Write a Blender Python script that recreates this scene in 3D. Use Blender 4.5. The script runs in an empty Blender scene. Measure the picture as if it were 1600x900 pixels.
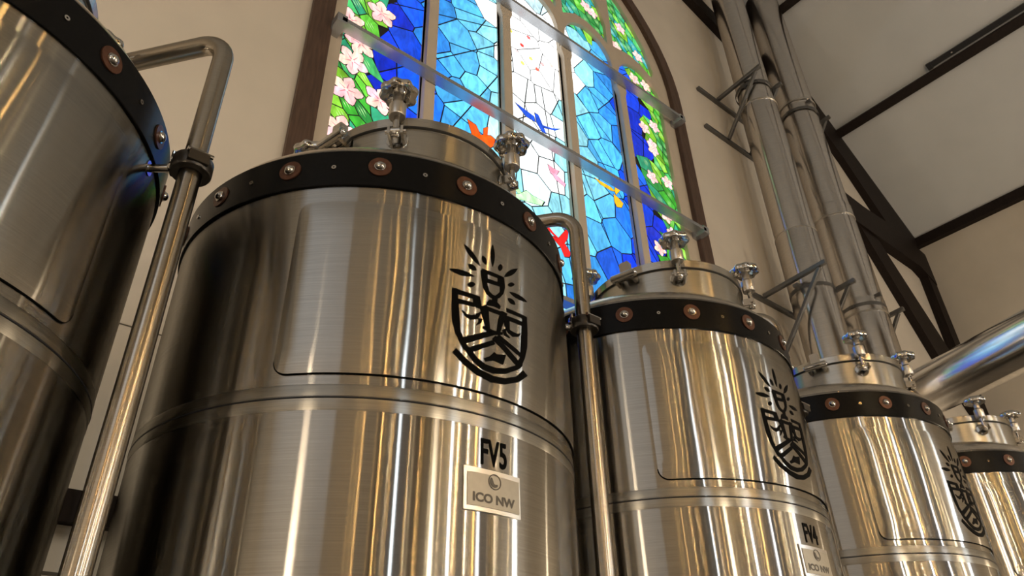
import bpy, bmesh, math, random
import numpy as np
from mathutils import Vector, Matrix
random.seed(7)
C = bpy.context.scene.collection
PI = math.pi
# ------------------------------------------------------------------ camera
EYE = np.array([0.0, 0.0, 1.5])
FPX, PITCH, ROLL, YAW = 1141.0, math.radians(32.8745), math.radians(-1.5333), math.radians(39.7749)
cy, sy, cp, sp = math.cos(YAW), math.sin(YAW), math.cos(PITCH), math.sin(PITCH)
FW = np.array([sy*cp, cy*cp, sp]); R0 = np.array([cy, -sy, 0.0]); U0 = np.cross(R0, FW)
RT = math.cos(ROLL)*R0 + math.sin(ROLL)*U0
UP = -math.sin(ROLL)*R0 + math.cos(ROLL)*U0
cam = bpy.data.cameras.new('camera'); cam.sensor_width = 36.0; cam.lens = 36.0*FPX/1600.0
cam.clip_start = 0.02; cam.clip_end = 200
camo = bpy.data.objects.new('camera', cam); C.objects.link(camo)
camo.matrix_world = Matrix(((RT[0], UP[0], -FW[0], EYE[0]), (RT[1], UP[1], -FW[1], EYE[1]), (RT[2], UP[2], -FW[2], EYE[2]), (0, 0, 0, 1)))
bpy.context.scene.camera = camo

def ray(x, y):                       # viewing direction of a point measured in the photograph
    d = FW*FPX + RT*(x-800) - UP*(y-450)
    return d/np.linalg.norm(d)
def on_wall(x, y, Y=3.1):            # measured point -> (X, Z) on the gable wall
    d = ray(x, y); p = EYE + d*(Y/d[1]); return (p[0], p[2])

# ------------------------------------------------------------------ helpers
def thing(name, label, cat, loc=(0, 0, 0), rotz=0, group=None):
    o = bpy.data.objects.new(name, None); C.objects.link(o); o.location = loc; o.rotation_euler = (0, 0, rotz)
    o.empty_display_size = .05
    tag(o, label, cat, group); return o
def tag(o, label=None, cat=None, group=None, kind=None):
    if label: o['label'] = label
    if cat: o['category'] = cat
    if group: o['group'] = group
    if kind: o['kind'] = kind
    return o
def obj(name, bm, mat, parent=None, sharp=35, loc=None):
    me = bpy.data.meshes.new(name)
    bmesh.ops.recalc_face_normals(bm, faces=bm.faces)
    for f in bm.faces: f.smooth = True
    bm.to_mesh(me); bm.free()
    me.set_sharp_from_angle(angle=math.radians(sharp))
    for m in (mat if isinstance(mat, (list, tuple)) else [mat]): me.materials.append(m)
    o = bpy.data.objects.new(name, me); C.objects.link(o)
    if parent: o.parent = parent
    if loc: o.location = loc
    return o
def struct(name, bm, mat, parent=None, sharp=35, label=None):
    o = obj(name, bm, mat, parent, sharp); o['kind'] = 'structure'
    if label: o['label'] = label
    return o
def NB(): return bmesh.new()
def box(bm, c, s, M=None):
    x, y, z = s[0]/2, s[1]/2, s[2]/2
    co = [(-x, -y, -z), (x, -y, -z), (x, y, -z), (-x, y, -z), (-x, -y, z), (x, -y, z), (x, y, z), (-x, y, z)]
    v = []
    for p in co:
        p = Vector(p)
        if M: p = M @ p
        v.append(bm.verts.new(p + Vector(c)))
    for q in ((3, 2, 1, 0), (4, 5, 6, 7), (0, 1, 5, 4), (1, 2, 6, 5), (2, 3, 7, 6), (3, 0, 4, 7)): bm.faces.new([v[i] for i in q])
    return v
def beam(bm, a, b, w, h, up=(0, 0, 1)):          # rectangular bar from a to b
    a, b = Vector(a), Vector(b); d = (b-a); L = d.length; d.normalize()
    u = Vector(up); s = d.cross(u)
    if s.length < 1e-4: s = d.cross(Vector((0, 1, 0)))
    s.normalize(); u = s.cross(d)
    M = Matrix((d, s, u)).transposed()
    box(bm, (a+b)/2, (L, w, h), M)
def lathe(bm, prof, n=64, c=(0, 0), a0=0, a1=2*PI, uv=False, close_top=False, close_bot=False, rf=None):
    full = abs(a1-a0-2*PI) < 1e-6; m = n if full else n+1
    rings = []
    for (r, z) in prof:
        ring = []
        for i in range(m):
            t = a0+(a1-a0)*i/n
            rr = r*(rf(t, r, z) if rf else 1)
            ring.append(bm.verts.new((c[0]+rr*math.cos(t), c[1]+rr*math.sin(t), z)))
        rings.append(ring)
    L = (bm.loops.layers.uv.get('UVMap') or bm.loops.layers.uv.new('UVMap')) if uv else None
    for k in range(len(prof)-1):
        for i in range(n):
            j = (i+1) % m
            f = bm.faces.new((rings[k][i], rings[k][j], rings[k+1][j], rings[k+1][i]))
            if uv:
                zz = (prof[k][1]-prof[k][0]*.2, prof[k][1]-prof[k][0]*.2, prof[k+1][1]-prof[k+1][0]*.2, prof[k+1][1]-prof[k+1][0]*.2)
                tt = (i/n, (i+1)/n, (i+1)/n, i/n)
                for lp, z_, t_ in zip(f.loops, zz, tt): lp[L].uv = (z_, t_)
    if close_top: bm.faces.new(rings[-1])
    if close_bot: bm.faces.new(list(reversed(rings[0])))
    return rings
def tube(bm, pts, r, n=16, caps=True, uv=False):
    pts = [Vector(p) for p in pts]; rings = []
    T = []
    for i in range(len(pts)):
        a = pts[max(i-1, 0)]; b = pts[min(i+1, len(pts)-1)]; T.append((b-a).normalized())
    ref = Vector((0, 0, 1)) if abs(T[0].z) < .9 else Vector((1, 0, 0))
    u = (ref - T[0]*ref.dot(T[0])).normalized()
    dist = 0
    ds = []
    for i, p in enumerate(pts):
        if i: dist += (p-pts[i-1]).length
        ds.append(dist)
        u = (u - T[i]*u.dot(T[i])).normalized(); v = T[i].cross(u)
        rr = r[i] if isinstance(r, (list, tuple)) else r
        rings.append([bm.verts.new(p+rr*(math.cos(2*PI*k/n)*u+math.sin(2*PI*k/n)*v)) for k in range(n)])
    L = (bm.loops.layers.uv.get('UVMap') or bm.loops.layers.uv.new('UVMap')) if uv else None
    for i in range(len(pts)-1):
        for k in range(n):
            f = bm.faces.new((rings[i][k], rings[i][(k+1) % n], rings[i+1][(k+1) % n], rings[i+1][k]))
            if uv:
                for lp, (a_, b_) in zip(f.loops, ((ds[i], k/n), (ds[i], (k+1)/n), (ds[i+1], (k+1)/n), (ds[i+1], k/n))): lp[L].uv = (a_, b_)
    if caps: bm.faces.new(list(reversed(rings[0]))); bm.faces.new(rings[-1])
def bend(a, b, c, r, n=8):            # points rounding the corner b
    a, b, c = Vector(a), Vector(b), Vector(c)
    u = (a-b).normalized(); v = (c-b).normalized(); ang = u.angle(v)
    t = r/math.tan(ang/2); ctr = b + (u+v).normalized()*(r/math.sin(ang/2))
    p0 = b+u*t; p1 = b+v*t; x = (p0-ctr); y = (p1-ctr); out = []
    tot = x.angle(y)
    for i in range(n+1):
        s = i/n; out.append(ctr + (x*math.sin((1-s)*tot)+y*math.sin(s*tot))/math.sin(tot))
    return out
def dome(bm, c, axis, r, h, n=14, k=5):
    axis = Vector(axis).normalized(); ref = Vector((0, 0, 1)) if abs(axis.z) < .9 else Vector((1, 0, 0))
    u = axis.cross(ref).normalized(); v = axis.cross(u); rings = []
    c = Vector(c)
    for i in range(k):
        a = (PI/2)*i/k
        rings.append([bm.verts.new(c+axis*h*math.sin(a)+r*math.cos(a)*(math.cos(2*PI*j/n)*u+math.sin(2*PI*j/n)*v)) for j in range(n)])
    top = bm.verts.new(c+axis*h)
    for i in range(k-1):
        for j in range(n): bm.faces.new((rings[i][j], rings[i][(j+1) % n], rings[i+1][(j+1) % n], rings[i+1][j]))
    for j in range(n): bm.faces.new((rings[-1][j], rings[-1][(j+1) % n], top))
    bm.faces.new(list(reversed(rings[0])))
def cyl(bm, a, b, r, n=20):
    tube(bm, [a, b], r, n)
def poly_xz(bm, pts, y0, y1):          # polygon in the wall plane, extruded from y0 (front) to y1
    v0 = [bm.verts.new((p[0], y0, p[1])) for p in pts]; v1 = [bm.verts.new((p[0], y1, p[1])) for p in pts]
    n = len(pts)
    f = bm.faces.new(v0); g = bm.faces.new(list(reversed(v1)))
    for i in range(n): bm.faces.new((v0[i], v1[i], v1[(i+1) % n], v0[(i+1) % n]))
    if n > 4: bmesh.ops.triangulate(bm, faces=[f, g])
def plate_with_holes(bm, outer, holes, y0, y1):
    """flat slab in the wall plane with openings"""
    ev = []
    def loop(pts):
        vs = [bm.verts.new((p[0], y0, p[1])) for p in pts]
        return vs, [bm.edges.new((vs[i], vs[(i+1) % len(vs)])) for i in range(len(vs))]
    loops = [loop(outer)]+[loop(h) for h in holes]
    edges = [e for l in loops for e in l[1]]
    r = bmesh.ops.triangle_fill(bm, use_beauty=True, edges=edges)
    faces = [g for g in r['geom'] if isinstance(g, bmesh.types.BMFace)]
    ex = bmesh.ops.extrude_face_region(bm, geom=faces)
    vs = [g for g in ex['geom'] if isinstance(g, bmesh.types.BMVert)]
    bmesh.ops.translate(bm, verts=vs, vec=(0, y1-y0, 0))
    # the extruded copies leave the first faces at y0
def dup(root, name=None):
    r = root.copy(); C.objects.link(r)
    for ch in list(root.children):
        c = ch.copy(); C.objects.link(c); c.parent = r
        for g in list(ch.children):
            d = g.copy(); C.objects.link(d); d.parent = c
    return r

# ------------------------------------------------------------------ materials
def mat(name): 
    m = bpy.data.materials.new(name); m.use_nodes = True; nt = m.node_tree
    return m, nt, nt.nodes['Principled BSDF']
def N(nt, t, **kw):
    n = nt.nodes.new(t)
    for k, v in kw.items(): setattr(n, k, v)
    return n
def simple(name, col, rough, metal=0.0, noise=0.0, scale=20, bump=0.0, stretch=None, spec=None):
    m, nt, b = mat(name)
    b.inputs['Base Color'].default_value = (*col, 1); b.inputs['Roughness'].default_value = rough; b.inputs['Metallic'].default_value = metal
    if spec is not None: b.inputs['Specular IOR Level'].default_value = spec
    if noise or bump:
        tc = N(nt, 'ShaderNodeTexCoord'); mp = N(nt, 'ShaderNodeMapping'); nt.links.new(tc.outputs['Object'], mp.inputs[0])
        if stretch: mp.inputs['Scale'].default_value = stretch
        nz = N(nt, 'ShaderNodeTexNoise'); nz.inputs['Scale'].default_value = scale; nz.inputs['Detail'].default_value = 6
        nt.links.new(mp.outputs[0], nz.inputs['Vector'])
        if noise:
            cr = N(nt, 'ShaderNodeMapRange'); cr.inputs['From Min'].default_value = .3; cr.inputs['From Max'].default_value = .7
            cr.inputs['To Min'].default_value = 1-noise; cr.inputs['To Max'].default_value = 1+noise
            nt.links.new(nz.outputs['Fac'], cr.inputs['Value'])
            mx = N(nt, 'ShaderNodeVectorMath', operation='SCALE'); mx.inputs[0].default_value = col
            nt.links.new(cr.outputs[0], mx.inputs['Scale']); nt.links.new(mx.outputs[0], b.inputs['Base Color'])
        if bump:
            bp = N(nt, 'ShaderNodeBump'); bp.inputs['Strength'].default_value = bump; bp.inputs['Distance'].default_value = .01
            nt.links.new(nz.outputs['Fac'], bp.inputs['Height']); nt.links.new(bp.outputs[0], b.inputs['Normal'])
    return m
def brushed(name, col, ax, ay, wave=0.0, wscale=3.0, wz=.35, fine=.25, soft=.3):
    """steel brushed round the tank: reflections smear along the UV map's U (height).
    ax, ay: spread of the reflection up/down and sideways; wave: slope of gentle ripples across the sheet"""
    m, nt, b = mat(name); L = nt.links.new
    nt.nodes.remove(b)
    tg = N(nt, 'ShaderNodeTangent', direction_type='UV_MAP'); tg.uv_map = 'UVMap'
    tc = N(nt, 'ShaderNodeTexCoord'); mp = N(nt, 'ShaderNodeMapping'); mp.inputs['Scale'].default_value = (2, 2, 160)
    L(tc.outputs['Object'], mp.inputs[0])
    nz = N(nt, 'ShaderNodeTexNoise'); nz.inputs['Scale'].default_value = 3; nz.inputs['Detail'].default_value = 4
    L(mp.outputs[0], nz.inputs['Vector'])
    cr = N(nt, 'ShaderNodeMapRange'); cr.inputs['From Min'].default_value = .3; cr.inputs['From Max'].default_value = .7
    cr.inputs['To Min'].default_value = 1-.1*fine*4; cr.inputs['To Max'].default_value = 1+.1*fine*4
    L(nz.outputs['Fac'], cr.inputs['Value'])
    mx = N(nt, 'ShaderNodeVectorMath', operation='SCALE'); mx.inputs[0].default_value = col
    L(cr.outputs[0], mx.inputs['Scale'])
    ge = N(nt, 'ShaderNodeNewGeometry')
    cx = N(nt, 'ShaderNodeVectorMath', operation='CROSS_PRODUCT'); L(tg.outputs[0], cx.inputs[0]); L(ge.outputs['Normal'], cx.inputs[1])
    acc = ge.outputs['Normal']
    def add(vec, val):
        nonlocal acc
        sc_ = N(nt, 'ShaderNodeVectorMath', operation='SCALE'); L(vec, sc_.inputs[0]); L(val, sc_.inputs['Scale'])
        ad = N(nt, 'ShaderNodeVectorMath', operation='ADD'); L(acc, ad.inputs[0]); L(sc_.outputs[0], ad.inputs[1]); acc = ad.outputs[0]
    def scaled(fac, k):
        mr = N(nt, 'ShaderNodeMapRange'); mr.clamp = False; mr.inputs['To Min'].default_value = -k; mr.inputs['To Max'].default_value = k
        L(fac, mr.inputs['Value']); return mr.outputs[0]
    if wave:
        mp2 = N(nt, 'ShaderNodeMapping'); mp2.inputs['Scale'].default_value = (1, 1, wz)
        L(tc.outputs['Object'], mp2.inputs[0])
        n2 = N(nt, 'ShaderNodeTexNoise'); n2.inputs['Scale'].default_value = wscale; n2.inputs['Detail'].default_value = 2.0
        L(mp2.outputs[0], n2.inputs['Vector']); add(cx.outputs[0], scaled(n2.outputs['Fac'], wave*2))
    no = N(nt, 'ShaderNodeVectorMath', operation='NORMALIZE'); L(acc, no.inputs[0])
    def lobe(a, c):
        g = N(nt, 'ShaderNodeBsdfAnisotropic', distribution='BECKMANN')
        g.inputs['Roughness'].default_value = math.sqrt(math.sqrt(a*c)); g.inputs['Anisotropy'].default_value = -(1-math.sqrt(c/a))
        L(mx.outputs[0], g.inputs['Color']); L(no.outputs[0], g.inputs['Normal']); L(tg.outputs[0], g.inputs['Tangent']); return g.outputs[0]
    ms = N(nt, 'ShaderNodeMixShader'); ms.inputs['Fac'].default_value = soft
    L(lobe(ax, ay), ms.inputs[1]); L(lobe(max(ax*1.2, .14), max(ay*7, .06)), ms.inputs[2])
    L(ms.outputs[0], nt.nodes['Material Output'].inputs['Surface'])
    return m

STEEL = brushed('brushed_steel_shell', (.315, .305, .285), .18, .0045, wave=.014, wscale=22, wz=.002, soft=.22)
PANEL = brushed('brushed_steel_panel', (.335, .325, .305), .18, .0055, wave=.036, wscale=7, wz=.13, soft=.22)
STRIP = brushed('polished_weld_strip', (.285, .275, .25), .22, .03)
NECK = brushed('brushed_steel_neck', (.42, .41, .38), .15, .03)
LID = brushed('lid_edge_steel', (.48, .46, .42), .15, .006, wave=.10, wscale=30, wz=.01)
HEAD = simple('satin_steel_head', (.62, .57, .50), .27, 1, noise=.05, scale=14, bump=.05)
PIPE = brushed('polished_steel_tube', (.40, .365, .315), .06, .022)
DUCT = brushed('galvanised_duct', (.62, .595, .57), .05, .007, wave=.02, wscale=5, wz=.05, soft=.36)
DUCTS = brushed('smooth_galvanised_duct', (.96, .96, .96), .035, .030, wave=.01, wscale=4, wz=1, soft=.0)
CHROME = simple('polished_steel_castings', (.55, .54, .52), .11, 1, noise=.06, scale=30)
SATIN = simple('satin_steel_bar', (.55, .53, .50), .28, 1)
BARS = simple('grey_window_bar', (.40, .42, .45), .27, .75)
BRACKET = simple('grey_steel_bracket', (.15, .15, .15), .38, .8, noise=.08)
BLACK = simple('black_powder_coat', (.0045, .0045, .005), .27, 0, noise=.15, scale=60, spec=.10)
BLACKC = simple('black_clamp_metal', (.05, .045, .04), .32, .7)
COPPER = simple('copper_washer', (.085, .036, .021), .42, .55, noise=.4, scale=45)
RUBBER = simple('black_gasket', (.01, .01, .01), .6)
INK = simple('black_vinyl_decal', (.002, .002, .002), .6, 0, spec=.03)
PLATE = simple('etched_name_plate', (.36, .33, .27), .45, .6, noise=.04, scale=60)
PLATEINK = simple('dark_plate_lettering', (.085, .075, .06), .5, .2)
WALL = simple('warm_plaster_wall', (.53, .485, .42), .85, 0, noise=.035, scale=3, bump=.12)
CEIL = simple('plaster_ceiling', (.46, .475, .49), .9, 0, noise=.03, scale=2, bump=.06)
TIMBER = simple('dark_brown_timber', (.0105, .0062, .005), .6, 0, noise=.35, scale=9, bump=.2, stretch=(6, 6, .7), spec=.2)
CASING = simple('brown_wood_casing', (.062, .034, .022), .5, 0, noise=.35, scale=9, bump=.25, stretch=(7, 7, .6))
STONE = simple('beige_painted_tracery', (.46, .40, .32), .75, 0, noise=.04, scale=8, bump=.05)
LEAD = simple('lead_came', (.02, .022, .03), .5, .3)
FLOOR = simple('sealed_concrete_floor', (.09, .08, .07), .35, 0, noise=.15, scale=2.5, bump=.05)
BACKWALL = simple('dim_back_wall', (.10, .08, .06), .85, 0, noise=.06, scale=2)
TRACK = simple('black_track', (.010, .010, .012), .4, .2)

def stained():
    m, nt, b = mat('stained_glass')
    at = N(nt, 'ShaderNodeAttribute'); at.attribute_name = 'glass_colour'
    tc = N(nt, 'ShaderNodeTexCoord'); mp = N(nt, 'ShaderNodeMapping'); mp.inputs['Scale'].default_value = (9, 1, 4); mp.inputs['Rotation'].default_value = (0, .6, 0)
    nt.links.new(tc.outputs['Object'], mp.inputs[0])
    nz = N(nt, 'ShaderNodeTexNoise'); nz.inputs['Scale'].default_value = 1.6; nz.inputs['Detail'].default_value = 5; nz.inputs['Distortion'].default_value = 1.2
    nt.links.new(mp.outputs[0], nz.inputs['Vector'])
    cr = N(nt, 'ShaderNodeMapRange'); cr.inputs['From Min'].default_value = .3; cr.inputs['From Max'].default_value = .7
    cr.inputs['To Min'].default_value = .66; cr.inputs['To Max'].default_value = 1.34
    nt.links.new(nz.outputs['Fac'], cr.inputs['Value'])
    mx = N(nt, 'ShaderNodeVectorMath', operation='SCALE')
    nt.links.new(at.outputs['Color'], mx.inputs[0]); nt.links.new(cr.outputs[0], mx.inputs['Scale'])
    b.inputs['Base Color'].default_value = (.02, .02, .02, 1); b.inputs['Roughness'].default_value = .2; b.inputs['Specular IOR Level'].default_value = .1
    nt.links.new(mx.outputs[0], b.inputs['Emission Color']); b.inputs['Emission Strength'].default_value = 1.5
    return m
GLASS = stained()

# ------------------------------------------------------------------ the room
YW, XR, XL, YB = 3.1, 10.6, -4.6, -11.5
EAVE, SL, XM = 7.99, .823, 3.0
def roof_z(x): return EAVE + SL*(XR-x) if x >= XM else EAVE + SL*(XR-XM) - SL*(XM-x)
APEX = roof_z(XM)
# window outline (metres on the gable wall)
WC, WZ = 2.965, 7.30
def arch(hw, zb, n=28, zc=WZ, rr=None):
    rr = rr or hw
    pts = [(WC-hw, zb)]
    for i in range(n+1):
        a = PI - PI*i/n; pts.append((WC+rr*math.cos(a), zc+rr*math.sin(a)))
    pts.append((WC+hw, zb)); return pts
ZSILL = 3.35
bm = NB(); box(bm, ((XL+XR)/2, (YW+YB)/2, -.05), (XR-XL+.4, YW-YB+.4, .1)); struct('floor', bm, FLOOR)
bm = NB(); plate_with_holes(bm, [(XL-.1, 0), (XR+.1, 0), (XR+.1, roof_z(XR)), (XM, APEX+.1), (XL-.1, roof_z(XL))], [arch(1.94, ZSILL)], YW, YW+.3)
struct('wall_north', bm, WALL)
bm = NB(); box(bm, (XR+.1, (YW+YB)/2, EAVE/2), (.2, YW-YB, EAVE)); struct('wall_east', bm, WALL)
bm = NB(); box(bm, (XL-.1, (YW+YB)/2, roof_z(XL)/2), (.2, YW-YB, roof_z(XL))); struct('wall_west', bm, WALL)
bm = NB(); v = [(XL, 0), (XR, 0), (XR, EAVE), (XM, APEX), (XL, roof_z(XL))]; poly_xz(bm, v, YB-.2, YB); struct('wall_south', bm, BACKWALL)
bm = NB()
poly_xz(bm, [(XR+.15, roof_z(XR+.15)), (XM, APEX), (XL-.15, roof_z(XL-.15)), (XL-.15, roof_z(XL-.15)+.15), (XM, APEX+.15), (XR+.15, roof_z(XR+.15)+.15)], YB-.2, YW+.3)
struct('ceiling', bm, CEIL)
# ---- timbers
tn = [0]
def trim(bm, m, label=None):
    tn[0] += 1; return struct('trim_%d' % tn[0], bm, m, label=label)
ang = math.atan(SL)
for (x, w, h) in ((8.96, .13, .10), (7.42, .13, .10), (5.6, .13, .1), (0.4, .13, .1), (-2.2, .13, .1)):
    bm = NB(); s = 1 if x > XM else -1
    M = Matrix.Rotation(ang*s, 3, 'Y')
    box(bm, (x, (YW+YB)/2, roof_z(x)-.045), (w, YW-YB-.02, h), M); trim(bm, TIMBER)
bm = NB(); box(bm, (XR-.05, (YW+YB)/2, 7.96), (.1, YW-YB-.02, .15)); trim(bm, TIMBER)          # eave plate
bm = NB(); poly_xz(bm, [(XM, APEX-.02), (8.98, roof_z(8.98)-.01), (10.59, roof_z(10.59)-.01), (10.4, 7.78), (9.62, 7.86), (8.85, 8.72), (XM, APEX-.55)], YW-.10, YW-.002); trim(bm, TIMBER)
bm = NB(); poly_xz(bm, [(7.6, 7.84), (8.84, 7.81), (9.66, 7.87), (10.58, 7.75), (10.58, 7.2), (10.17, 7.37), (8.86, 7.36), (7.6, 7.36)], YW-.13, YW-.002); trim(bm, TIMBER)
bm = NB(); poly_xz(bm, [(8.55, 7.36), (9.0, 7.36), (10.12, 5.98), (10.56, 5.4), (10.56, 4.75), (9.62, 5.76)], YW-.10, YW-.002); trim(bm, TIMBER)
bm = NB(); poly_xz(bm, [(10.36, 7.3), (10.585, 7.3), (10.585, .0), (10.36, .0)], YW-.12, YW-.002); trim(bm, TIMBER)
bm = NB(); poly_xz(bm, [(-4.5, 9.9), (4.4, 9.98), (5.56, 9.70), (6.21, 9.50), (7.2, 9.18), (7.2, 9.5), (6.2, 9.80), (5.56, 9.98), (4.4, 10.25), (-4.5, 10.2)], YW-.10, YW-.002); trim(bm, TIMBER)
bm = NB(); box(bm, (-1.6, YW-.03, 2.308), (4.5, .06, .115)); trim(bm, TIMBER, 'dark timber rail fixed across the wall behind the tanks')
bm = NB(); box(bm, (-1.6, YW-.001, 3.086), (5.0, .004, .005)); box(bm, (-1.6, YW-.001, 2.085), (5.0, .004, .01)); trim(bm, PLATEINK)

# ------------------------------------------------------------------ stained glass window
win = bpy.data.objects.new('window_1', None); C.objects.link(win); win['kind'] = 'structure'
win['label'] = 'tall arched stained glass window with flowers, birds and a white sun'
def wobj(name, bm, m, label=None, sharp=35):
    o = obj(name, bm, m, win, sharp)
    if label: o['label'] = label
    return o
bm = NB(); outer = arch(2.02, ZSILL-.1); inner = arch(1.875, ZSILL-.0)
def ring(bm, o, i, y0, y1):
    n = len(o)
    for a, b in ((o, i),):
        vo0 = [bm.verts.new((p[0], y0, p[1])) for p in a]; vi0 = [bm.verts.new((p[0], y0, p[1])) for p in b]
        vo1 = [bm.verts.new((p[0], y1, p[1])) for p in a]; vi1 = [bm.verts.new((p[0], y1, p[1])) for p in b]
        for k in range(n):
            j = (k+1) % n
            bm.faces.new((vo0[k], vo0[j], vi0[j], vi0[k])); bm.faces.new((vo1[j], vo1[k], vi1[k], vi1[j]))
            bm.faces.new((vo0[j], vo0[k], vo1[k], vo1[j])); bm.faces.new((vi0[k], vi0[j], vi1[j], vi1[k]))
ring(bm, outer, inner, YW-.035, YW+.02); wobj('casing', bm, CASING, 'dark brown wooden arched casing')
MUL = (1.85, 2.57, 3.28, 4.005)
LX = [(1.185, 1.808), (1.892, 2.528), (2.612, 3.238), (3.322, 3.963), (4.047, 4.675)]
holes = []
ZB = ZSILL+.08; SP = 7.30
def in_arch(p, r=1.80): 
    x, z = p
    if z < WZ: return True
    return math.hypot(x-WC, z-WZ) < r
def clip_arch(poly, r):
    out = []
    for (x, z) in poly:
        if z > WZ:
            d = math.hypot(x-WC, z-WZ)
            if d > r: x, z = WC+(x-WC)*r/d, WZ+(z-WZ)*r/d
        out.append((x, z))
    return out
for k, (a, b) in enumerate(LX):
    r = (b-a)/2; c = (a+b)/2; zs = SP-.03 if k not in (0, 4) else 7.20
    pts = [(a, ZB)]
    for i in range(17):
        t = PI-PI*i/16; pts.append((c+r*math.cos(t), zs+1.08*r*math.sin(t)))
    pts.append((b, ZB)); holes.append(pts)
# upper tracery panels, mirrored about the middle
up = [[(3.32, 7.79), (3.325, 7.60), (3.50, 7.725), (3.67, 7.735), (3.84, 7.68), (3.94, 7.60), (3.945, 7.91), (3.87, 8.17), (3.80, 8.36), (3.66, 8.62), (3.34, 8.84)],
      [(4.03, 7.64), (4.14, 7.66), (4.28, 7.685), (4.43, 7.655), (4.60, 7.56), (4.64, 7.66), (4.55, 8.0), (4.37, 8.36), (4.22, 8.50), (4.03, 8.66)],
      [(3.01, 7.76), (3.12, 7.72), (3.235, 7.60), (3.235, 8.86), (3.01, 8.95)]]
for poly in up:
    q = clip_arch(poly, 1.74); holes.append(q); holes.append([(2*2.93-x, z) for x, z in reversed(q)])
bm = NB(); plate_with_holes(bm, arch(1.876, ZSILL+.001), holes, YW+.012, YW+.062); wobj('tracery', bm, STONE, 'beige tracery of arched lights')
for x in MUL:
    bm = NB(); poly = [(x-.042, ZB), (x+.042, ZB), (x+.042, 6.86), (x+.065, 6.93), (x+.065, 6.99), (x-.065, 6.99), (x-.065, 6.93), (x-.042, 6.86)]
    poly_xz(bm, poly, YW-.035, YW+.012); wobj('mullion', bm, STONE)
bm = NB(); box(bm, (WC, YW+.0, ZSILL-.03), (4.05, .18, .1)); wobj('window_sill', bm, STONE)
for z in (4.10, 5.548, 6.99):
    bm = NB(); hw = 1.86
    box(bm, (WC, YW-.085, z), (2*hw-.02, .085, .035))
    for s in (-1, 1): box(bm, (WC+s*(hw-.01), YW-.055, z), (.07, .145, .075))
    wobj('crossbar', bm, BARS, 'satin metal bar crossing the stained glass')

# glass: leaded panes as polygons with their own colours
faces = []           # (polygon [(x,z)], colour, dy)
SUNX, SUNZ, SUNR = 2.945, 6.97, .56
rnd = random.Random(11)
def lerp(a, b, t): return tuple(a[i]+(b[i]-a[i])*t for i in range(3))
WHITE = (1.0, 1.04, 1.02); PALE = (.30, .74, .86); CYAN = (.045, .36, .80); AZURE = (.012, .165, .76); BLUE = (.003, .055, .68); DEEP = (.0015, .022, .52)
def sky_col(x, z):
    dx, dz = x-SUNX, z-SUNZ; d = math.hypot(dx, dz)
    if d < SUNR: return (1.2, 1.2, 1.17)
    if dz > 0: q = max(abs(dx), d-.35)
    else: q = abs(dx-.03)+(.10 if dx > .05 else 0)
    q += max(0, -dz-1.55)*.45 + rnd.uniform(-.13, .13)
    ramp = [(-9, WHITE), (.24, WHITE), (.34, PALE), (.52, PALE), (.70, (.13, .55, .84)), (.88, CYAN), (1.06, AZURE), (1.24, BLUE), (1.48, DEEP), (99, DEEP)]
    for (a, ca), (b, cb) in zip(ramp, ramp[1:]):
        if q < b: return lerp(ca, cb, max(0, (q-a)/(b-a)))
    return DEEP
def clip_half(poly, px, pz, nx, nz):
    out = []; n = len(poly)
    for i in range(n):
        a, b = poly[i], poly[(i+1) % n]
        da = (a[0]-px)*nx+(a[1]-pz)*nz; db = (b[0]-px)*nx+(b[1]-pz)*nz
        if da <= 0: out.append(a)
        if (da < 0) != (db < 0) and da != db:
            t = da/(da-db); out.append((a[0]+(b[0]-a[0])*t, a[1]+(b[1]-a[1])*t))
    return out
def inset(poly, w):
    ar = sum(poly[i][0]*poly[(i+1) % len(poly)][1]-poly[(i+1) % len(poly)][0]*poly[i][1] for i in range(len(poly)))
    if ar < 0: poly = poly[::-1]
    q = poly
    for i in range(len(poly)):
        a, b = poly[i], poly[(i+1) % len(poly)]
        dx, dz = b[0]-a[0], b[1]-a[1]; L = math.hypot(dx, dz)
        if L < 1e-6: continue
        nx, nz = dz/L, -dx/L
        q = clip_half(q, a[0]-nx*w, a[1]-nz*w, nx, nz)
        if len(q) < 3: return []
    return q
def voronoi(seeds, bx, k=26):
    S = np.array(seeds); res = []
    for i, s in enumerate(S):
        d = ((S-s)**2).sum(1); idx = np.argsort(d)[1:k]
        poly = [(bx[0], bx[1]), (bx[2], bx[1]), (bx[2], bx[3]), (bx[0], bx[3])]
        for j in idx:
            m = (S[j]+s)/2; n = S[j]-s
            poly = clip_half(poly, m[0], m[1], n[0], n[1])
            if len(poly) < 3: break
        res.append(poly)
    return res
BX = (1.12, ZSILL+.02, 4.76, 9.2)
GL = lambda z: 1.46 + .07*math.sin(z*5.3)+.04*math.sin(z*13)      # inner edge of the flower border, left side
GRt = lambda z: 4.44 + .06*math.sin(z*4.7+1)+.04*math.sin(z*11)   # and right side
def is_green(x, z):
    if z > 7.62 and abs(x-2.93) > .31: return True
    return x < GL(z) or x > GRt(z)
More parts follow.
